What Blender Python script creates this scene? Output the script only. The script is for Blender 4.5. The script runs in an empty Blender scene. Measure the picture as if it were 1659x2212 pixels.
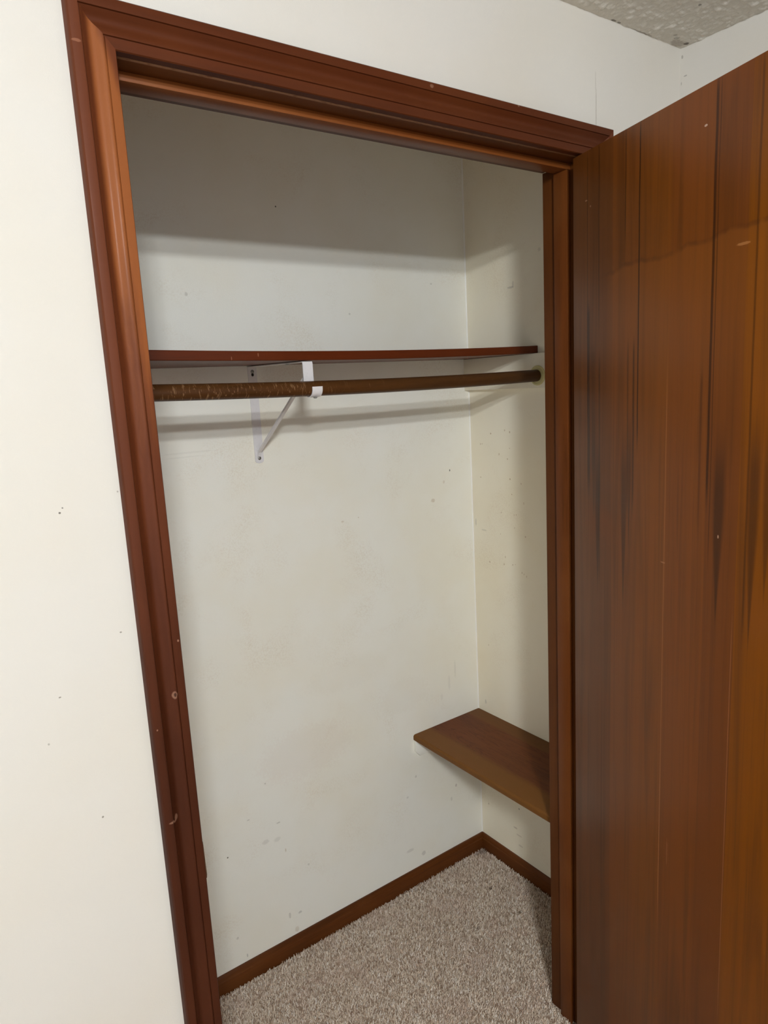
import bpy, bmesh, math, random
import numpy as np
from mathutils import Vector, Matrix
random.seed(4); rng = np.random.default_rng(4)
sc = bpy.context.scene
COL = sc.collection

# ------------------------------------------------------------------ camera, lights, exposure
F_PX = 1513.37
YAW, PITCH, ROLL = math.radians(-35.1916), math.radians(-10.1953), math.radians(-3.0599)
CAM = Vector((-0.3034, -0.9603, 1.6088))
fw = Vector((-math.sin(YAW)*math.cos(PITCH), math.cos(YAW)*math.cos(PITCH), math.sin(PITCH)))
rt0 = Vector((math.cos(YAW), math.sin(YAW), 0)); up0 = rt0.cross(fw)
rt = rt0*math.cos(ROLL) + up0*math.sin(ROLL); up = -rt0*math.sin(ROLL) + up0*math.cos(ROLL)
cd = bpy.data.cameras.new('camera'); cam = bpy.data.objects.new('camera', cd); COL.objects.link(cam)
cam.matrix_world = Matrix(((rt.x, up.x, -fw.x, CAM.x), (rt.y, up.y, -fw.y, CAM.y), (rt.z, up.z, -fw.z, CAM.z), (0, 0, 0, 1)))
cd.sensor_fit = 'HORIZONTAL'; cd.sensor_width = 36.0; cd.lens = F_PX/1659*36.0; cd.clip_start = 0.02
sc.camera = cam

w = bpy.data.worlds.new('world'); sc.world = w; w.use_nodes = True
w.node_tree.nodes['Background'].inputs[0].default_value = (0.93, 0.985, 1.03, 1)
w.node_tree.nodes['Background'].inputs[1].default_value = 0.62  # added even fill, coming in where the room is left without walls

def bulb(name, loc, power, color, radius):
    d = bpy.data.lights.new(name, 'POINT'); d.energy = power; d.color = color; d.shadow_soft_size = radius
    o = bpy.data.objects.new(name, d); o.location = loc; COL.objects.link(o)
LIGHT_COL = (0.925, 0.985, 1.025)
for (bx, by, bz, pw) in ((-0.62, -1.90, 2.165, 46.0), (-0.58, -1.74, 2.262, 46.0)):   # two long bulbs side by side in the room's ceiling lamp
    for k in range(4):
        bulb('ceiling_bulb', (bx+(k-1.5)*0.062, by, bz), pw/4, LIGHT_COL, 0.026)

vs = sc.view_settings
vs.view_transform = 'Standard'; vs.look = 'None'; vs.exposure = 0.50; vs.gamma = 1.0; vs.use_curve_mapping = False
sc.cycles.max_bounces = 8; sc.cycles.diffuse_bounces = 5; sc.cycles.adaptive_threshold = 0.02; sc.cycles.use_denoising = True

# ------------------------------------------------------------------ measures (metres)
W = 0.9146; HI = 2.030; CL, CR = 0.0551, 0.0582      # opening, casing bottom, casing widths
WT = 0.1132; D = 0.6912; XC = 1.2107; XR = 1.2254; HC = 2.294
XL = -0.32                                            # closet's left wall
RX0, RY0 = -2.3, -3.5                                 # room extents
ZF = -0.004                                           # carpet backing

# ------------------------------------------------------------------ shader helpers
def s2l(c):
    return tuple(((v/255)/12.92 if v/255 <= 0.04045 else ((v/255+0.055)/1.055)**2.4) for v in c)
class S:                                              # one socket with arithmetic
    def __init__(s, g, k): s.g = g; s.k = k
    def _m(a, op, b=None, c=None): return a.g.math(op, a, b, c)
    def __add__(a, b): return a._m('ADD', b)
    __radd__ = __add__
    def __sub__(a, b): return a._m('SUBTRACT', b)
    def __rsub__(a, b): return a.g.math('SUBTRACT', b, a)
    def __mul__(a, b): return a._m('MULTIPLY', b)
    __rmul__ = __mul__
    def __truediv__(a, b): return a._m('DIVIDE', b)
    def abs(a): return a._m('ABSOLUTE')
class G:
    def __init__(s, name):
        s.m = bpy.data.materials.new(name); s.m.use_nodes = True; s.t = s.m.node_tree
        s.b = s.t.nodes['Principled BSDF']; s.tc = s.t.nodes.new('ShaderNodeTexCoord')
        s.P = s.tc.outputs['Object']
        sep = s.t.nodes.new('ShaderNodeSeparateXYZ'); s.link(s.P, sep.inputs[0])
        s.x, s.y, s.z = [S(s, o) for o in sep.outputs]
    def link(s, a, b):
        if isinstance(a, S): a = a.k
        if isinstance(a, bpy.types.NodeSocket): s.t.links.new(a, b)
        else: b.default_value = a
    def math(s, op, a, b=None, c=None):
        n = s.t.nodes.new('ShaderNodeMath'); n.operation = op
        for i, v in enumerate((a, b, c)):
            if v is not None: s.link(v, n.inputs[i])
        return S(s, n.outputs[0])
    def smooth(s, v, a, b, lo=0.0, hi=1.0):
        n = s.t.nodes.new('ShaderNodeMapRange'); n.interpolation_type = 'SMOOTHSTEP'
        s.link(v, n.inputs[0]); n.inputs[1].default_value = a; n.inputs[2].default_value = b
        n.inputs[3].default_value = lo; n.inputs[4].default_value = hi
        return S(s, n.outputs[0])
    def vec(s, x, y, z):
        n = s.t.nodes.new('ShaderNodeCombineXYZ')
        for i, v in enumerate((x, y, z)): s.link(v, n.inputs[i])
        return n.outputs[0]
    def noise(s, v, scale=1.0, detail=3.0, rough=0.55, dist=0.0):
        n = s.t.nodes.new('ShaderNodeTexNoise'); s.link(v, n.inputs['Vector'])
        n.inputs['Scale'].default_value = scale; n.inputs['Detail'].default_value = detail
        n.inputs['Roughness'].default_value = rough; n.inputs['Distortion'].default_value = dist
        return S(s, n.outputs[0])
    def mix(s, f, a, b):
        n = s.t.nodes.new('ShaderNodeMix'); n.data_type = 'RGBA'
        s.link(f, n.inputs['Factor'])
        for v, i in ((a, 6), (b, 7)):
            if isinstance(v, tuple): n.inputs[i].default_value = (*v[:3], 1)
            else: s.link(v, n.inputs[i])
        return n.outputs[2]
    def bump(s, h, strength, dist):
        n = s.t.nodes.new('ShaderNodeBump'); n.inputs['Strength'].default_value = strength; n.inputs['Distance'].default_value = dist
        s.link(h, n.inputs['Height']); s.link(n.outputs[0], s.b.inputs['Normal'])
    def spots(s, col, pts, plane):
        """shaped marks: (u, v, half-width, half-height, colour, strength)"""
        u, v = {'xz': (s.x, s.z), 'yz': (s.y, s.z), 'xy': (s.x, s.y)}[plane]
        wob = s.noise(s.P, 160.0, 2.0)
        for (a, b, ru, rv, c, k) in pts:
            du = (u-a)/ru; dv = (v-b)/rv
            d = du*du + dv*dv + (wob-0.5)*1.6
            col = s.mix(s.smooth(d, 1.25, 0.45, 0.0, k), col, s2l(c))
        return col
    def done(s, col, rough=0.5, spec=0.5, coat=0.0, coat_rough=0.1, metal=0.0):
        if isinstance(col, tuple): s.b.inputs['Base Color'].default_value = (*col[:3], 1)
        else: s.link(col, s.b.inputs['Base Color'])
        s.link(rough, s.b.inputs['Roughness'])
        s.b.inputs['Specular IOR Level'].default_value = spec
        s.b.inputs['Coat Weight'].default_value = coat; s.b.inputs['Coat Roughness'].default_value = coat_rough
        s.b.inputs['Metallic'].default_value = metal
        return s.m

PAINT = (206, 201, 193); CPAINT = (244, 242, 233); SPAINT = (243, 236, 217)
def paint(name, rgb, plane=None, marks=(), stain=0.0):
    g = G(name)
    n1 = g.noise(g.P, 420.0, 3.0, 0.6); n2 = g.noise(g.P, 3.2, 3.0, 0.55); n3 = g.noise(g.P, 900.0, 2.0, 0.7)
    c = g.mix(g.smooth(n2, 0.35, 0.75, 0.0, 0.35+stain), s2l(rgb), s2l(tuple(v*k for v, k in zip(rgb, (0.985, 0.965, 0.92)))))
    if stain:
        n4 = g.noise(g.P, 6.0, 4.0, 0.6, 0.4); n5 = g.noise(g.P, 260.0, 2.0, 0.7)
        c = g.mix(g.smooth(n4, 0.48, 0.75, 0.0, 0.26)*g.smooth(n5, 0.40, 0.70), c, s2l((206, 184, 152)))
    if marks: c = g.spots(c, marks, plane)
    g.bump(n1*0.7+n3*0.3, 0.22, 0.0012)
    return g.done(c, 0.62, 0.3)

def wood(name, axis, base, dark, light, rough=0.38, grain=1.0, coat=0.25, blotch=0.35, seed=0.0, extra=None, marks=(), plane='xz', bump=0.08):
    g = G(name); o = seed
    sc_ = {'x': (1.3, 26.0, 26.0), 'y': (26.0, 1.3, 26.0), 'z': (26.0, 26.0, 1.3)}[axis]
    v = g.vec(g.x*sc_[0]+o, g.y*sc_[1]+o*1.7, g.z*sc_[2]+o*0.6)
    n1 = g.noise(v, 1.0, 4.0, 0.6, 0.6); n2 = g.noise(v, 7.0, 3.0, 0.65); n3 = g.noise(g.P, 5.0, 2.0, 0.5, 0.3)
    c = g.mix(g.smooth(n1, 0.40, 0.78, 0.0, 0.75*grain), s2l(base), s2l(dark))
    c = g.mix(g.smooth(n2, 0.52, 0.75, 0.0, 0.45*grain), c, s2l(dark))
    c = g.mix(g.smooth(n3, 0.45, 0.75, 0.0, blotch), c, s2l(light))
    if extra: c = extra(g, c)
    if marks: c = g.spots(c, marks, plane)
    g.bump(n2, bump, 0.001)
    return g.done(c, rough, 0.14, coat*.7, 0.2)

def plain(name, rgb, rough=0.4, metal=0.0, var=0.12):
    g = G(name)
    n = g.noise(g.P, 180.0, 3.0, 0.6)
    c = g.mix(g.smooth(n, 0.5, 0.75, 0.0, var), s2l(rgb), s2l(tuple(v*0.55 for v in rgb)))
    g.bump(n, 0.06, 0.0006)
    return g.done(c, rough, 0.5, 0, 0.1, metal)

# ------------------------------------------------------------------ mesh helpers
def obj(name, verts, faces, mat, parent=None, smooth=None, kind=None, label=None, cat=None, group=None):
    me = bpy.data.meshes.new(name); me.from_pydata([tuple(v) for v in verts], [], faces); me.update()
    bm = bmesh.new(); bm.from_mesh(me); bmesh.ops.recalc_face_normals(bm, faces=bm.faces); bm.to_mesh(me); bm.free()
    return fin(name, me, mat, parent, smooth, kind, label, cat, group)
def fin(name, me, mat, parent=None, smooth=None, kind=None, label=None, cat=None, group=None):
    me.materials.append(mat)
    if smooth is not None:
        me.polygons.foreach_set('use_smooth', [True]*len(me.polygons)); me.set_sharp_from_angle(angle=math.radians(smooth))
    o = bpy.data.objects.new(name, me); COL.objects.link(o)
    if parent is not None: o.parent = parent
    for k, v in (('kind', kind), ('label', label), ('category', cat), ('group', group)):
        if v: o[k] = v
    return o
def boxes(name, lst, mat, bevel=0.0, seg=2, **kw):
    bm = bmesh.new()
    for (x0, x1, y0, y1, z0, z1) in lst:
        m = Matrix.Translation(((x0+x1)/2, (y0+y1)/2, (z0+z1)/2)) @ Matrix.Diagonal((x1-x0, y1-y0, z1-z0, 1))
        bmesh.ops.create_cube(bm, size=1.0, matrix=m)
    if bevel: bmesh.ops.bevel(bm, geom=bm.edges[:], offset=bevel, segments=seg, affect='EDGES', profile=0.5)
    me = bpy.data.meshes.new(name); bm.to_mesh(me); bm.free()
    return fin(name, me, mat, smooth=(35 if bevel else None), **kw)
def loft(sections, closed=True, caps=True):
    n = len(sections[0]); v = [p for s in sections for p in s]; f = []
    for i in range(len(sections)-1):
        for j in range(n if closed else n-1):
            k = (j+1) % n; f.append((i*n+j, i*n+k, (i+1)*n+k, (i+1)*n+j))
    if caps: f += [tuple(range(n)), tuple(range((len(sections)-1)*n, len(sections)*n))]
    return v, f
def prism(name, outline, axis, a, b, mat, bevel=0.0, **kw):
    """outline of 2-D points pushed along an axis between a and b"""
    def P(p, t): return {'x': (t, p[0], p[1]), 'y': (p[0], t, p[1]), 'z': (p[0], p[1], t)}[axis]
    v, f = loft([[P(p, a) for p in outline], [P(p, b) for p in outline]])
    o = obj(name, v, f, mat, **kw)
    if bevel:
        bm = bmesh.new(); bm.from_mesh(o.data)
        bmesh.ops.bevel(bm, geom=bm.edges[:], offset=bevel, segments=2, affect='EDGES', profile=0.5); bm.to_mesh(o.data); bm.free()
        o.data.polygons.foreach_set('use_smooth', [True]*len(o.data.polygons)); o.data.set_sharp_from_angle(angle=math.radians(35))
    return o
def tube(path, radii, seg=20, ref=Vector((0, 0, 1))):
    secs = []
    for i, p in enumerate(path):
        p = Vector(p); t = (Vector(path[min(i+1, len(path)-1)]) - Vector(path[max(i-1, 0)])).normalized()
        a = t.cross(ref).normalized(); b = a.cross(t)
        secs.append([p + (a*math.cos(2*math.pi*k/seg) + b*math.sin(2*math.pi*k/seg))*radii[i] for k in range(seg)])
    return loft(secs)
def strip(path, half, nrm_half, side):
    """flat bar along a path lying in a plane square to `side`"""
    side = Vector(side); secs = []
    for i, p in enumerate(path):
        p = Vector(p); t = (Vector(path[min(i+1, len(path)-1)]) - Vector(path[max(i-1, 0)])).normalized()
        n = t.cross(side).normalized()
        secs.append([p+side*half+n*nrm_half, p+side*half-n*nrm_half, p-side*half-n*nrm_half, p-side*half+n*nrm_half])
    return loft(secs)
def lathe(c, axis, prof, seg=28):
    """prof of (along, radius) about an axis through c"""
    ax = Vector(axis).normalized(); a = ax.orthogonal().normalized(); b = ax.cross(a)
    secs = [[Vector(c) + ax*h + (a*math.cos(2*math.pi*k/seg) + b*math.sin(2*math.pi*k/seg))*max(r, 1e-5) for k in range(seg)] for h, r in prof]
    return loft(secs)

# ------------------------------------------------------------------ wall marks seen in the photo
GREY = (120, 112, 100); TAN = (176, 146, 104); DK = (60, 50, 42); RED = (120, 78, 58)
back_marks = [(1.12, 1.339, .0025, .004, DK, .8), (1.048, 1.254, .009, .006, TAN, 0.34), (.717, 1.239, .005, .0025, TAN, 0.31), (.771, 1.243, .002, .002, TAN, 0.43),
    (1.094, 1.306, .004, .006, TAN, 0.25), (1.112, .685, .004, .03, GREY, 0.10), (1.085, .646, .005, .028, GREY, 0.09), (1.051, .607, .006, .012, GREY, 0.07),
    (.288, .386, .0022, .0022, DK, .9), (.356, .468, .005, .002, GREY, 0.31), (.443, .422, .007, .0022, GREY, 0.31), (.414, .553, .003, .002, GREY, 0.31),
    (.458, .329, .0022, .006, TAN, 0.37), (.526, .252, .003, .003, GREY, 0.25), (.487, .115, .006, .004, GREY, 0.31), (.454, .121, .004, .009, GREY, 0.28),
    (.473, .066, .007, .009, TAN, 0.25), (.293, .136, .004, .004, GREY, 0.25), (.316, .069, .002, .006, GREY, 0.37), (.40, .382, .012, .007, GREY, 0.15), (.435, .373, .011, .007, GREY, 0.12),
    (.58, 2.063, .002, .002, DK, .9), (.327, 1.845, .004, .005, GREY, 0.25), (1.074, 1.896, .004, .003, GREY, 0.31), (.782, 1.806, .003, .003, GREY, 0.25),
    (1.098, .274, .004, .006, RED, 0.37), (.931, .372, .004, .005, GREY, 0.25), (.894, .313, .005, .004, GREY, 0.19), (1.076, .233, .004, .008, GREY, 0.19),
    (.948, .09, .008, .008, GREY, 0.25), (.894, .124, .016, .006, GREY, 0.17), (.70, .79, .14, .05, TAN, 0.03), (.90, .66, .10, .06, TAN, 0.04), (.55, .60, .16, .08, (206, 170, 150), .08), (.30, 1.475, .07, .0025, GREY, 0.07), (.28, 1.465, .05, .002, GREY, 0.07)]
right_marks = [(.655, .552, .004, .008, GREY, 0.31), (.53, .150, .010, .003, RED, 0.31), (.512, .227, .003, .003, DK, .6), (.655, .176, .003, .004, RED, 0.37), (.515, .13, .012, .003, RED, 0.22),
    (.508, .095, .010, .004, RED, 0.22), (.618, 1.041, .003, .004, TAN, 0.50), (.677, 1.162, .003, .012, GREY, 0.25), (.641, 1.141, .012, .003, GREY, 0.19), (.634, .758, .002, .003, TAN, 0.43),
    (.505, 1.865, .012, .003, GREY, 0.31), (.495, 1.872, .003, .010, GREY, 0.22), (.396, 1.949, .006, .005, GREY, 0.19)]
for i in range(26):
    right_marks.append((random.uniform(.46, .66), random.uniform(1.0, 1.5), random.uniform(.0015, .003), random.uniform(.0015, .004), TAN, random.uniform(.35, .65)))
front_marks = [(-.132, 1.471, .0016, .0016, DK, .8), (-.128, 1.477, .0012, .0012, DK, .7), (-.076, 1.297, .0015, .0012, GREY, .8), (-.162, 1.229, .0018, .0012, GREY, .8),
    (-.183, 1.170, .0016, .0018, GREY, .5), (-.13, 1.042, .0015, .0015, GREY, .8), (-.058, 1.489, .0013, .0013, GREY, .6), (.9385, 2.125, .0010, .045, (120, 108, 90), .55), (.9365, 2.175, .0008, .02, (120, 108, 90), .35)]
rroom_marks = [(-.004, 2.275, .0022, .004, DK, .4), (-.012, 2.235, .004, .0015, DK, .4), (-.003, 2.222, .0015, .004, DK, .35)]

m_wall = paint('wall_paint', PAINT, 'xz', front_marks)
m_rwall = paint('wall_paint_side', PAINT, 'yz', rroom_marks)
m_cback = paint('closet_paint_back', CPAINT, 'xz', back_marks, 0.25)
m_cright = paint('closet_paint_side', SPAINT, 'yz', right_marks, 0.3)
m_cleat = paint('painted_board', (238, 231, 212)); m_cleat_low = paint('painted_batten', CPAINT)

# ------------------------------------------------------------------ room shell
def wall_slab(name, lst, mat, label): return boxes(name, lst, mat, kind='structure', label=label, cat='wall')
out = [(RX0, ZF), (-0.013, ZF), (-0.013, HI+0.019), (W+0.012, HI+0.019), (W+0.012, ZF), (XR, ZF), (XR, HC), (RX0, HC)]
prism('wall_front', out, 'y', 0.0, WT, m_wall, kind='structure', label='cream painted room wall around the closet opening', cat='wall')
wall_slab('wall_right', [(XR, XR+.1, RY0, WT, ZF, HC)], m_rwall, 'cream room wall behind the open wooden door')
wall_slab('wall_closet_back', [(XL-.1, XC+.1, D, D+.1, ZF, HC)], m_cback, 'scuffed off-white back wall inside the closet')
wall_slab('wall_closet_right', [(XC, XC+.1, WT, D, ZF, HC)], m_cright, 'off-white side wall in the closet above the low shelf')
wall_slab('wall_closet_left', [(XL-.1, XL, WT, D, ZF, HC)], m_cright, 'off-white closet side wall hidden past the casing')

# popcorn ceiling: one slab whose corner by the closet is modelled lump by lump
gx, gy = np.arange(0.40, XR+0.0001, 0.0045), np.arange(-0.95, 0.0001, 0.0045)
gx[-1] = XR; gy[-1] = 0.0
X, Y = np.meshgrid(gx, gy, indexing='ij')
h = np.full(X.shape, 0.0008)
for _ in range(15000):
    cx, cy = rng.uniform(.40, XR), rng.uniform(-.95, 0); r = rng.uniform(.0022, .0050) * (1.4 if rng.random() < .06 else 1)
    i0, i1 = np.searchsorted(gx, (cx-r*2, cx+r*2)); j0, j1 = np.searchsorted(gy, (cy-r*2, cy+r*2))
    sub = (slice(i0, i1), slice(j0, j1)); d2 = ((X[sub]-cx)**2 + (Y[sub]-cy)**2)/(r*r)
    h[sub] = np.maximum(h[sub], r*rng.uniform(.25, .6)*np.clip(1-d2/2.2, 0, 1)**.6)
nx, ny = X.shape
cv = np.stack([X, Y, HC-h], -1).reshape(-1, 3).tolist()
cf = [(i*ny+j, i*ny+j+1, (i+1)*ny+j+1, (i+1)*ny+j) for i in range(nx-1) for j in range(ny-1)]
b = len(cv); cv += [(RX0, RY0, HC), (XC, RY0, HC), (XC, D, HC), (RX0, D, HC), (RX0, RY0, HC+.08), (XR, RY0, HC+.08), (XR, D, HC+.08), (RX0, D, HC+.08), (XR, RY0, HC), (XR, WT, HC), (XC, WT, HC)]
cf += [(b, b+8, b+9, b+10, b+2, b+3), (b+4, b+5, b+6, b+7)]
g = G('popcorn_ceiling'); n1 = g.noise(g.P, 95.0, 3.0, 0.6); n2 = g.noise(g.P, 40.0, 2.0, 0.5)
c = g.mix(g.smooth(n2, .4, .7, 0, .25), s2l((208, 203, 192)), s2l((194, 187, 174)))
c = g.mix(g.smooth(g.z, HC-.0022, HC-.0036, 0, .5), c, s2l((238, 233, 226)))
c = g.spots(c, [(.988, -.003, .008, .003, DK, .7), (1.006, -.003, .005, .003, DK, .6), (1.074, -.001, .03, .0018, GREY, .5), (1.10, -.002, .02, .002, GREY, .5), (1.157, -.03, .006, .004, GREY, .4),
    (1.171, -.025, .006, .006, GREY, .5), (1.214, -.020, .006, .006, DK, .75), (1.195, -.012, .022, .012, (140, 128, 116), .5), (1.087, -.125, .004, .003, DK, .6)], 'xy')
g.bump(n1, 0.35, 0.002); m_ceil = g.done(c, 0.9, 0.2)
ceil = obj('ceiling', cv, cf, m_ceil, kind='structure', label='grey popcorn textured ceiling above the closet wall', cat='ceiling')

# carpet
CARP = ((238, 220, 200), (172, 146, 124), (255, 246, 236))
g = G('carpet'); n1 = g.noise(g.P, 330.0, 2.0, 0.7); n2 = g.noise(g.P, 9.0, 3.0, 0.6)
c = g.mix(g.smooth(n1, .35, .65), s2l(CARP[1]), s2l(CARP[0])); c = g.mix(g.smooth(n2, .4, .7, 0, .3), c, s2l((190, 164, 150)))
g.bump(n1, 1.0, 0.006); m_carpet = g.done(c, 0.95, 0.1)
boxes('floor', [(RX0-.1, XR+.1, RY0-.1, D+.1, ZF-.1, ZF)], m_carpet, kind='structure', label='beige carpeted floor of the closet and room', cat='floor')

g = G('carpet_yarn'); at = g.t.nodes.new('ShaderNodeAttribute'); at.attribute_name = 'shade'
r = S(g, at.outputs['Fac']); n2 = g.noise(g.P, 10.0, 3.0, 0.6); n3 = g.noise(g.P, 120.0, 2.0, 0.6)
c = g.mix(g.smooth(r, 0.0, 0.55), s2l(CARP[1]), s2l(CARP[0])); c = g.mix(g.smooth(r, 0.62, 1.0), c, s2l(CARP[2]))
c = g.mix(g.smooth(n2, .45, .72, 0, .35), c, s2l((214, 184, 168))); c = g.mix(g.smooth(n3, .55, .75, 0, .45), c, s2l(CARP[1]))
c = g.spots(c, [(1.08, .517, .008, .005, (96, 74, 50), .8), (1.072, .386, .012, .003, (96, 74, 50), .8), (1.149, .552, .003, .003, DK, .9), (1.185, .664, .016, .012, (100, 88, 80), .5), (1.16, .668, .010, .006, (96, 84, 76), .5), (.93, .42, .003, .003, DK, .8), (.80, .52, .006, .002, DK, .8)], 'xy')
m_yarn = g.done(c, 0.95, 0.08)
pit = 0.0039
def pile_pts():
    ax = np.arange(XL+.01, XR-.004, pit); ay = np.arange(-0.42, D-.013, pit)
    A, B = np.meshgrid(ax, ay, indexing='ij'); p = np.stack([A.ravel(), B.ravel()], 1) + rng.uniform(-.0019, .0019, (A.size, 2))
    x, y = p[:, 0], p[:, 1]
    inner = (y > WT+.003) & (x < XC-.014)
    door = (y > -.02) & (y <= WT+.003) & (x > .010) & (x < .903)
    room = (y <= -.02)
    return p[inner | door | room]
p = pile_pts(); N = len(p)
hgt = rng.uniform(.0045, .0085, N); rad = rng.uniform(.0011, .0019, N); lean = rng.normal(0, .0018, (N, 2)); ang = rng.uniform(0, 6.28, N)
V = np.zeros((N, 6, 3)); 
for k in range(3):
    a_ = ang + k*2.094
    V[:, k, 0] = p[:, 0]+np.cos(a_)*rad*1.15; V[:, k, 1] = p[:, 1]+np.sin(a_)*rad*1.15; V[:, k, 2] = ZF
    V[:, 3+k, 0] = p[:, 0]+lean[:, 0]+np.cos(a_+.8)*rad*.75; V[:, 3+k, 1] = p[:, 1]+lean[:, 1]+np.sin(a_+.8)*rad*.75; V[:, 3+k, 2] = ZF+hgt+rng.uniform(-.001, .001, N)
me = bpy.data.meshes.new('carpet_pile'); me.vertices.add(N*6); me.vertices.foreach_set('co', V.astype(np.float32).ravel())
base = (np.arange(N)*6)[:, None]
quads = np.concatenate([base + np.array([[0, 1, 4, 3]]), base + np.array([[1, 2, 5, 4]]), base + np.array([[2, 0, 3, 5]])]); tris = base + np.array([[3, 4, 5]])
loops = np.concatenate([quads.ravel(), tris.ravel()]).astype(np.int32)
starts = np.concatenate([np.arange(len(quads))*4, len(quads)*4+np.arange(N)*3]).astype(np.int32)
me.loops.add(len(loops)); me.loops.foreach_set('vertex_index', loops)
me.polygons.add(len(starts)); me.polygons.foreach_set('loop_start', starts)
me.update(calc_edges=True); me.validate()
att = me.attributes.new('shade', 'FLOAT', 'POINT'); att.data.foreach_set('value', np.repeat(rng.random(N), 6).astype(np.float32))
fin('carpet_pile', me, m_yarn, kind='stuff', label='beige speckled carpet pile on the closet floor', cat='carpet')

# ------------------------------------------------------------------ woodwork
RB, RD, RL = (60, 25, 8), (40, 16, 5), (74, 34, 13)
HB, HD, HL = (80, 36, 12), (54, 23, 8), (94, 48, 20)
def worn(g, c):                                       # rubbed orange varnish plus painted-in sheen, upper inner half of the left casing
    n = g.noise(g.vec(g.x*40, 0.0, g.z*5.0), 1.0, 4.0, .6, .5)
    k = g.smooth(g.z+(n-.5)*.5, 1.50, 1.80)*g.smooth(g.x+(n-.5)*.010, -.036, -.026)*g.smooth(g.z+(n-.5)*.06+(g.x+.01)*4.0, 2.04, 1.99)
    c = g.mix(g.smooth(g.z+(n-.5)*.5, 1.0, 1.75, 0, .75), c, s2l((100, 50, 25)))   # sheen put into the colour, lighter red-brown towards the top
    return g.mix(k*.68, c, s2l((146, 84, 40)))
cas_marks = [(-.017, 1.192, .0042, .0060, (150, 112, 90), .55), (-.0165, 1.1925, .0020, .0032, (50, 24, 14), .9), (-.041, 1.004, .006, .002, (150, 112, 90), .5), (-.035, 1.008, .003, .005, (150, 112, 90), .45), (-.047, 2.03, .006, .002, (150, 100, 74), .5), (-.048, 1.15, .0012, .0015, (160, 120, 96), .7), (-.004, 1.27, .0014, .002, (160, 120, 96), .7)]
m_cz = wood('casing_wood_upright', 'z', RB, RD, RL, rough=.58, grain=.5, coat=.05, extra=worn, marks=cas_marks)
m_cx = wood('casing_wood_head', 'x', HB, HD, HL, rough=.58, grain=.5, coat=.05, seed=3.1, marks=[(.5, 2.08, .004, .003, (150, 112, 90), .4), (.70, 2.085, .003, .003, (160, 120, 96), .5)])
JB, JD, JL = (90, 47, 13), (58, 28, 8), (110, 62, 24)
m_jz = wood('jamb_wood_upright', 'z', JB, JD, JL, rough=.55, grain=.6, coat=.05, seed=5.0)
def rubbed(g, c):                                     # varnish worn through along the front edge of the head jamb
    n = g.noise(g.vec(g.x*60, g.y*300, 0.0), 1.0, 4.0, .65)
    return g.mix(g.smooth((g.y-.0055+(n-.5)*.006).abs(), .0045, .0015)*g.smooth(n, .30, .50)*.75, c, s2l((150, 112, 82)))
m_jx = wood('jamb_wood_head', 'x', JB, JD, JL, rough=.50, grain=.6, coat=.1, seed=6.0, extra=rubbed)
m_stop = wood('stop_wood', 'z', (100, 52, 18), (68, 34, 11), (122, 74, 36), rough=.42, grain=.8, coat=.15, seed=7.0)
m_stopx = wood('stop_wood_head', 'x', (124, 68, 28), (86, 44, 16), (140, 84, 42), rough=.42, grain=.6, coat=.15, seed=7.5)

# colonial casing profile: u from the opening outwards (0..1), t out from the wall
PROF = [(0, 0), (0, .0125), (.02, .0142), (.19, .0150), (.222, .0150), (.232, .0128), (.25, .0130), (.262, .0150)]
for i in range(1, 15):
    s = i/14; PROF.append((.262+s*.45, .0150 + .0030*s - .0056*math.sin(math.pi*s)**1.4 + .0012*math.sin(2*math.pi*s)))
PROF += [(.722, .0160), (.732, .0160), (.745, .0182), (.90, .0186), (.945, .0180), (.975, .0160), (.99, .0125), (.99, 0)]
def casing(name, mat, secs, label):
    v, f = loft(secs); return obj(name, v, f, mat, smooth=28, kind='structure', label=label, cat='door casing')
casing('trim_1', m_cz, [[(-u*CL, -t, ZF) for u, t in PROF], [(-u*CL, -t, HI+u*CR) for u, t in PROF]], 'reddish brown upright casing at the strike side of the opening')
casing('trim_2', m_cx, [[(-u*CL, -t, HI+u*CR) for u, t in PROF], [(W+u*CR, -t, HI+u*CR) for u, t in PROF]], 'reddish brown head casing across the top of the opening')
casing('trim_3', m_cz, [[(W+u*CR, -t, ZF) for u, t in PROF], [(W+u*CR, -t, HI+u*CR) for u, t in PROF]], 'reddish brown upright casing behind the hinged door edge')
# jambs with their stops
JX0, JX1, JZ = .0035, W-.0060, HI+.0008
tj = boxes('trim_4', [(-.013, JX0, .0005, WT+.001, ZF, JZ)], m_jz, bevel=.0012, kind='structure', label='brown wooden jamb at the strike side of the opening', cat='door jamb')
boxes('door_stop', [(JX0, JX0+.012, .040, .075, ZF, JZ-.012)], m_stop, bevel=.0015, parent=tj)
th = boxes('trim_5', [(JX0, JX1, .0005, WT+.001, JZ, JZ+.018)], m_jx, bevel=.0012, kind='structure', label='brown wooden head jamb overhead in the opening', cat='door jamb')
boxes('door_stop', [(JX0, JX1, .040, .075, JZ-.012, JZ)], m_stopx, bevel=.0010, parent=th)
tr = boxes('trim_6', [(JX1, W+.012, .0005, WT+.001, ZF, JZ)], m_jz, bevel=.0012, kind='structure', label='brown wooden jamb beside the hinges of the open door', cat='door jamb')
boxes('door_stop', [(JX1-.012, JX1, .040, .075, ZF, JZ-.012)], m_stop, bevel=.0015, parent=tr)
m_brass = plain('aged_brass', (96, 74, 56), .35, .9)
secs = []
for k in range(13):
    q = k/12; z = .8905+.0605*q; out_ = .0024-.0017*q
    if k in (0, 12): out_ *= .45
    secs.append([(-.0004, -.0132, z), (out_*.55, -.0134, z), (out_*.95, -.0112, z), (out_, -.0080, z), (out_*.9, -.0040, z), (-.0004, -.0010, z)])
v, f = loft(secs); obj('strike_plate', v, f, m_brass, parent=tj, smooth=40)

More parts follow.
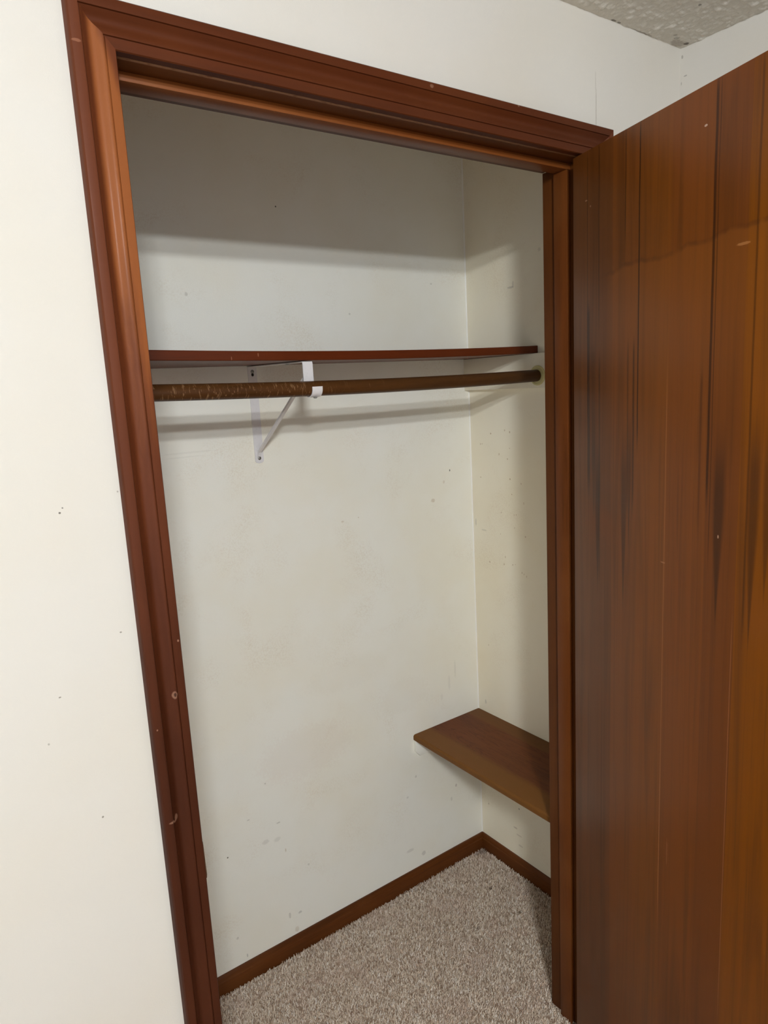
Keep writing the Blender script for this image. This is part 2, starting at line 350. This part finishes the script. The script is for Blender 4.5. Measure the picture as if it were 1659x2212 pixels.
# baseboards
ZCL = HC-.004; m_caulk = paint('caulk', (248, 246, 240))
m_bx = wood('baseboard_wood_back', 'x', (94, 50, 18), (56, 29, 11), (112, 66, 30), rough=.42, grain=.8, coat=.15, seed=11.0, blotch=.3)
m_by = wood('baseboard_wood_side', 'y', (94, 50, 18), (56, 29, 11), (112, 66, 30), rough=.42, grain=.8, coat=.15, seed=12.0, blotch=.3)
BP = [(0, ZF), (.0125, ZF), (.0125, .034), (.0118, .0365), (.0098, .0375), (.0085, .0400), (.0078, .0440), (.0060, .0500), (.0045, .0523), (0, .0523)]
def base_x(name, x0, x1, y, sgn, m0, m1, mat, label):  # m0/m1: 1 mitres that end inwards
    v, f = loft([[(x0+m0*t, y+sgn*t, z) for t, z in BP], [(x1-m1*t, y+sgn*t, z) for t, z in BP]])
    return obj(name, v, f, mat, smooth=25, kind='structure', label=label, cat='baseboard')
def base_y(name, y0, y1, x, sgn, m0, m1, mat, label):
    v, f = loft([[(x+sgn*t, y0+m0*t, z) for t, z in BP], [(x+sgn*t, y1-m1*t, z) for t, z in BP]])
    return obj(name, v, f, mat, smooth=25, kind='structure', label=label, cat='baseboard')
base_x('baseboard_back', XL, XC, D, -1, 1, 1, m_bx, 'dark brown baseboard along the back of the closet')
base_y('baseboard_right', WT, D, XC, -1, 0, 1, m_by, 'dark brown baseboard under the low closet shelf')
base_y('baseboard_left', WT, D, XL, 1, 0, 1, m_by, 'dark brown baseboard at the hidden side of the closet')
base_x('baseboard_front', RX0, -CL+.0002, 0, -1, 0, 0, m_bx, 'dark brown baseboard of the room up to the casing')
base_y('baseboard_room', RY0, 0, XR, -1, 0, 0, m_by, 'dark brown baseboard of the room behind the door')

v, f = loft([[(XC-.0001, D-.0001, z), (XC-.0030, D-.0001, z), (XC-.0022, D-.0014, z), (XC-.0014, D-.0022, z), (XC-.0001, D-.0030, z)] for z in (.0524, ZCL)])
obj('trim_7', v, f, m_caulk, smooth=60, kind='structure', label='thin white caulk bead up the back corner of the closet', cat='caulk bead')

# ------------------------------------------------------------------ the open door (drawn closed, then swung on its pin)
def door_wood():
    g = G('door_veneer'); t = g.x*-1.0-.004               # distance from the hinge edge
    z = g.z
    wob = (g.noise(g.vec(0.0, 3.0, z*2.2), 1.0, 3.0, .5)-.5)*.012
    tw = t + wob
    fine = g.noise(g.vec(t*150, g.y*40, z*2.0), 1.0, 4.0, .62, .5)
    fig = g.noise(g.vec(t*34, g.y*20, z*1.1), 1.0, 4.0, .6, 1.2)
    blot = g.noise(g.vec(t*5.0, 2.0, z*3.0), 1.0, 3.0, .55, .5)
    ramp = g.t.nodes.new('ShaderNodeValToRGB'); g.link(tw, ramp.inputs[0]); cr = ramp.color_ramp; cr.interpolation = 'CONSTANT'
    stops = [(0, (108, 60, 20)), (.052, (102, 56, 18)), (.122, (114, 62, 16)), (.198, (116, 63, 12)), (.275, (112, 59, 13)), (.367, (102, 53, 13)), (.430, (114, 61, 2)), (.62, (112, 60, 12)), (.74, (106, 56, 12))]
    while len(cr.elements) < len(stops): cr.elements.new(.5)
    for e, (pos, col) in zip(cr.elements, stops): e.position = pos; e.color = (*s2l(col), 1)
    c = ramp.outputs[0]
    c = g.mix(g.smooth(fig, .42, .75, 0, .7), c, s2l((80, 42, 10)))
    c = g.mix(g.smooth(fine, .5, .75, 0, .35), c, s2l((72, 37, 10)))
    c = g.mix(g.smooth(blot, .5, .75, 0, .40), c, s2l((124, 66, 24)))
    # paler figured area under the slanting saw line near the top
    line = (t-.36)*.05 + (g.noise(g.vec(t*9.0, 0.0, 0.0), 1.0, 3.0, .6)-.5)*.05 + 1.803
    below = g.smooth(z-line, .004, -.004)*g.smooth(z, 1.45, 1.75)*g.smooth(t, .10, .13)
    c = g.mix(below*.35, c, s2l((132, 76, 26)))
    c = g.mix(g.smooth((z-line).abs(), .006, .001)*g.smooth(t, .08, .14)*g.smooth(g.noise(g.vec(t*26.0, 0.0, 4.0), 1.0, 3.0, .6), .35, .62)*.5, c, s2l((70, 34, 12)))
    # dark veneer joints and sap streaks: (t, half-width, z0, z1, strength)
    for (a, hw, z0, z1, k) in [(.048, .0016, 1.5, 2.02, .7), (.084, .003, 1.70, 2.02, .5), (.161, .0022, 1.84, 2.02, .55), (.1985, .0024, 1.48, 2.02, .85), (.369, .0040, 1.40, 2.02, .75), (.376, .0018, 1.3, 2.02, .5),
            (.45, .003, 1.2, 2.02, .5), (.0505, .007, 1.38, 1.74, .7), (.066, .010, 1.42, 1.66, .35), (.086, .004, 1.2, 1.64, .45), (.187, .004, 1.36, 1.66, .6), (.171, .003, 1.35, 1.66, .45), (.352, .0035, 1.35, 1.6, .35)]:
        kk = g.smooth((tw-a).abs(), hw, hw*.25, 0, k)*g.smooth(z, z0-.03, z0+.04)*g.smooth(z, z1+.02, z1-.02)
        c = g.mix(kk, c, s2l((38, 16, 3)))
    for (a, hw, z0, z1, k) in [(.0805, .0085, 1.165, 1.44, .6), (.162, .0095, 1.15, 1.46, .6), (.177, .006, 1.27, 1.5, .5), (.395, .014, 1.185, 1.48, .65), (.462, .012, 1.17, 1.5, .6), (.487, .010, 1.25, 1.5, .5), (.068, .006, 1.30, 1.5, .4)]:
        wd = g.smooth(z, z0, z0+(z1-z0)*.75)*hw*1.0 + .0012      # tapers to a point at its lower end
        d = (t + wob*.6 - a).abs()/wd
        kk = g.smooth(d, 1.1, .35, 0, k)*g.smooth(z, z0-.01, z0+.05)*g.smooth(z, z1+.06, z1-.06)
        c = g.mix(kk, c, s2l((46, 22, 7)))
    for (a, z0, z1, k) in [(.274, .60, 1.60, .35), (.2745, .55, .86, .35), (.430, .5, 1.2, .3), (.1, .5, 1.2, .15)]:
        kk = g.smooth((t-a).abs(), .0012, .0004, 0, k)*g.smooth(z, z0-.05, z0+.05)*g.smooth(z, z1+.05, z1-.05)
        c = g.mix(kk, c, s2l((176, 118, 74)))
    marks = [(-.347-.004, 1.967, .0035, .0018, (200, 170, 150), .8), (-.048, 1.936, .004, .0012, (180, 140, 110), .7), (-.061, 1.923, .0018, .002, (180, 140, 110), .6), (-.43, 1.783, .013, .0022, (176, 120, 70), .5),
        (-.40, 1.345, .0015, .003, (190, 150, 120), .7), (-.275, 1.275, .006, .0016, (170, 120, 86), .5), (-.30, .72, .002, .03, (150, 96, 60), .4)]
    c = g.spots(c, marks, 'xz')
    g.bump(fine, .05, .0006)
    return g.done(c, g.smooth(blot, .3, .8, .34, .46), .22, .05, .25)
PIN = Vector((W+.002, -.010, 0)); ANG = math.radians(73.1277)
m_door = door_wood()
bm = bmesh.new(); DX0, DX1, DY0, DY1, DZ0, DZ1 = -.900, -.004, .0143, .0493, .012, 2.0242
bmesh.ops.create_cube(bm, size=1, matrix=Matrix.Translation(((DX0+DX1)/2, (DY0+DY1)/2, (DZ0+DZ1)/2)) @ Matrix.Diagonal((DX1-DX0, DY1-DY0, DZ1-DZ0, 1)))
bmesh.ops.bevel(bm, geom=bm.edges[:], offset=.0012, segments=2, affect='EDGES', profile=.5)
me = bpy.data.meshes.new('door_1'); bm.to_mesh(me); bm.free()
door = fin('door_1', me, m_door, smooth=35, kind='structure', label='flat brown veneered wooden closet door swung open into the room', cat='door')
door.location = PIN; door.rotation_euler = (0, 0, ANG)
for z in (.25, 1.02, 1.80):
    v, f = lathe((0, 0, z-.042), (0, 0, 1), [(0, .0), (0, .003), (.002, .0048), (.082, .0048), (.084, .003), (.084, 0)], 16)
    hg = obj('hinge', v, f, m_brass, parent=door, smooth=40)
    hg['label'] = 'aged brass hinge barrel'

# ------------------------------------------------------------------ upper shelf, cleat, rod, socket, bracket
qa = np.polyfit([.133, .853, 1.19], [.0036, -.0048, 0.0], 2)
def sag(x): return float(np.polyval(qa, x)) if x > .05 else float(np.polyval(qa, .05))
m_shelf = wood('shelf_wood', 'x', (94, 39, 13), (60, 24, 8), (108, 51, 22), rough=.38, grain=.7, coat=.25, seed=15.0, marks=[(.36, 1.686, .001, .004, (170, 120, 90), .7), (.30, 1.680, .001, .004, (170, 120, 90), .6), (.7, 1.69, .0015, .003, (60, 26, 12), .6)])
ZS, TS, YS = 1.6958, .0200, D-.2866
so = [(YS+.0015, ZS-TS), (YS, ZS-TS+.0015), (YS, ZS-.0015), (YS+.0015, ZS), (D-.0015, ZS), (D-.0015, ZS-TS)]
xs = np.linspace(XL+.001, XC-.0015, 28)
v, f = loft([[(x, y, z+(0 if y > YS+.1 else sag(x))) for y, z in so] for x in xs])
obj('closet_shelf', v, f, m_shelf, smooth=30, label='long reddish brown wooden shelf spanning the closet above the rod', cat='shelf')
boxes('shelf_cleat', [(XC-.019, XC-.0002, .135, D-.0003, 1.581, ZS-TS-.0004)], m_cleat, bevel=.0012, label='off-white painted cleat on the side wall holding the long shelf and rod', cat='cleat')

def rod_wear(g, c):
    n = g.noise(g.vec(g.x*260, g.y*30, g.z*60), 1.0, 3.0, .65, .8); n2 = g.noise(g.vec(g.x*5, 0.0, 0.0), 1.0, 2.0, .5)
    k = g.smooth(n, .57, .63)*g.smooth(g.x, .60, .42)*g.smooth(n2, .25, .45)
    k2 = g.smooth(n, .68, .72)*.5
    return g.mix((k+k2)*.5, c, s2l((150, 116, 82)))
m_rod = wood('rod_wood', 'x', (78, 47, 20), (46, 26, 10), (94, 58, 27), rough=.42, grain=.9, coat=.2, seed=21.0, extra=rod_wear)
YR, ZR, RR = .390, 1.6146, .0163
v, f = tube([(x, YR, ZR+sag(x)) for x in np.linspace(XL+.0005, XC-.0245, 40)], [RR]*40, 32)
obj('hanging_rod', v, f, m_rod, smooth=40, label='worn brown wooden closet rod hanging under the long shelf', cat='closet rod')
m_sock = plain('yellowed_plastic', (206, 196, 140), .45, 0, .08)
def socket(xw, sgn, label):
    v, f = lathe((xw, YR, ZR), (sgn, 0, 0), [(0.0003, 0), (0.0003, .0272), (.0025, .0272), (.0040, .0255), (.0040, .0215), (.0030, .0205), (.0030, 0)], 40)
    obj('rod_socket', v, f, m_sock, smooth=35, label=label, cat='rod socket')
socket(XC-.019, -1, 'round yellowed plastic rod socket on the painted cleat')

m_white = plain('white_enamel', (226, 222, 222), .35, 0, .10)
m_steel = plain('screw_steel', (150, 148, 142), .35, .85)
m_hole = plain('dark_slot', (30, 26, 22), .8)
BX = .478; B0 = Vector((BX, D, 1.43))
br = bpy.data.objects.new('shelf_bracket', None); br.location = B0; br.empty_display_size = .03; COL.objects.link(br)
br['label'] = 'white metal shelf and rod bracket screwed to the back wall'; br['category'] = 'bracket'
def bpart(name, v, f, mat, smooth=None, parent=br, off=B0):
    return obj(name, [Vector(p)-off for p in v], f, mat, parent=parent, smooth=smooth)
def zt(y): return ZS-TS-.0006 + sag(BX)*min(1, max(0, (D-y)/.28))      # underside of the shelf along the bracket
# wall plate with a rounded foot and a keyhole slot
ol = [(-.012, .2440), (.012, .2440)] + [(.012*math.cos(a), .012-.007*math.sin(a)-.005) for a in np.linspace(0, math.pi, 12)]
v, f = loft([[(BX+a, D-.0003, 1.43+c2) for a, c2 in ol], [(BX+a, D-.0025, 1.43+c2) for a, c2 in ol]])
bpart('wall_plate', v, f, m_white)
zf = zt(.41)
# bent strip: along under the shelf, down the front, round beneath the rod and up its far side
zr = ZR+sag(BX)
path = [(BX, D-.002, 1.6728)] + [(BX, y, 1.6728+(zf-.0018-1.6728)*(D-y)/(D-.412)) for y in (.6, .5, .43)] + [(BX, .4135, zf-.0016), (BX, .4098, zf-.0026), (BX, .4086, zf-.006), (BX, .4080, zr+.006)]
for a in np.linspace(0, -math.pi*1.02, 18): path.append((BX, YR+.0178*math.cos(a), zr+.0178*math.sin(a)))
path += [(BX, YR-.0180, zr+.0040)]
v, f = strip(path, .0125, .0010, (1, 0, 0)); bpart('hook_strap', v, f, m_white, 30)
# diagonal brace
v, f = strip([(BX-.001, D-.003, 1.4480), (BX-.001, D-.008, 1.4600), (BX-.001, .50, 1.5830), (BX-.001, .4105, 1.6430)], .0042, .0026, (1, 0, 0)); bpart('brace', v, f, m_white)
def screw(c, axis, parent_off=B0):
    v, f = lathe(c, axis, [(0, 0), (0, .0045), (.0008, .0045), (.0018, .0036), (.0024, .002), (.0024, 0)], 18)
    bpart('screw', v, f, m_steel, 40)
screw((BX, D-.0026, 1.4430), (0, -1, 0))
screw((BX, D-.0026, 1.6610), (0, -1, 0))
screw((BX, .50, zt(.5)-.0030), (0, 0, -1))
screw((BX, YR-.0060, zr-.0188), (0, 0, -1))
v, f = loft([[(BX+.0034*math.cos(a), D-.0026, 1.6530+(.0062 if math.sin(a) > 0 else .0036)*math.sin(a)) for a in np.linspace(0, 2*math.pi, 20, endpoint=False)],
             [(BX+.0034*math.cos(a), D-.0028, 1.6530+(.0062 if math.sin(a) > 0 else .0036)*math.sin(a)) for a in np.linspace(0, 2*math.pi, 20, endpoint=False)]])
bpart('keyhole_slot', v, f, m_hole)

# ------------------------------------------------------------------ low side shelf and its cleat
ZB, TB, WB = .5170, .0190, .2826
def band(g, c):                                        # pale sapwood bands along both long edges, heartwood figure between
    n = g.noise(g.vec(g.x*22, g.y*2.2, 0.0), 1.0, 4.0, .6, 1.4)
    e = g.smooth(g.x+(n-.5)*.02, XC-WB+.082, XC-WB+.060)
    rings = g.noise(g.vec(g.x*46, g.y*4.5, 0.0), 1.0, 5.0, .55, 2.2)
    c = g.mix(g.smooth((rings-.5).abs(), .035, .005, 0, .45), c, s2l((66, 30, 12)))
    c = g.mix(e*.8, c, s2l((116, 76, 30)))
    e2 = g.smooth(g.x+(n-.5)*.01, XC-.058, XC-.048)
    return g.mix(e2*.6, c, s2l((106, 72, 32)))
m_bench = wood('low_shelf_wood', 'y', (100, 54, 24), (74, 38, 16), (112, 62, 28), rough=.48, grain=.7, coat=.08, seed=31.0, extra=band, blotch=.25)
rim = [(XC-.0008, ZB), (XC-WB+.007, ZB)] + [(XC-WB+.007-.007*math.sin(a), ZB-.007+.007*math.cos(a)) for a in np.linspace(.2, math.pi/2, 6)] + [(XC-WB, ZB-TB+.002), (XC-WB+.002, ZB-TB), (XC-.0008, ZB-TB)]
prism('side_shelf', rim, 'y', .122, D-.0008, m_bench, label='low brown wooden shelf in the corner of the closet near the carpet', cat='shelf')
ol = [(XC-WB+.0016, ZB-TB-.0003), (XC-WB+.0016, .462), (XC-WB+.015, .445), (XC-.0002, .445), (XC-.0002, ZB-TB-.0003)]
prism('shelf_cleat', ol, 'y', D-.0115, D-.0002, m_cleat_low, bevel=.0008, label='off-white painted cleat on the back wall under the low shelf', cat='cleat')
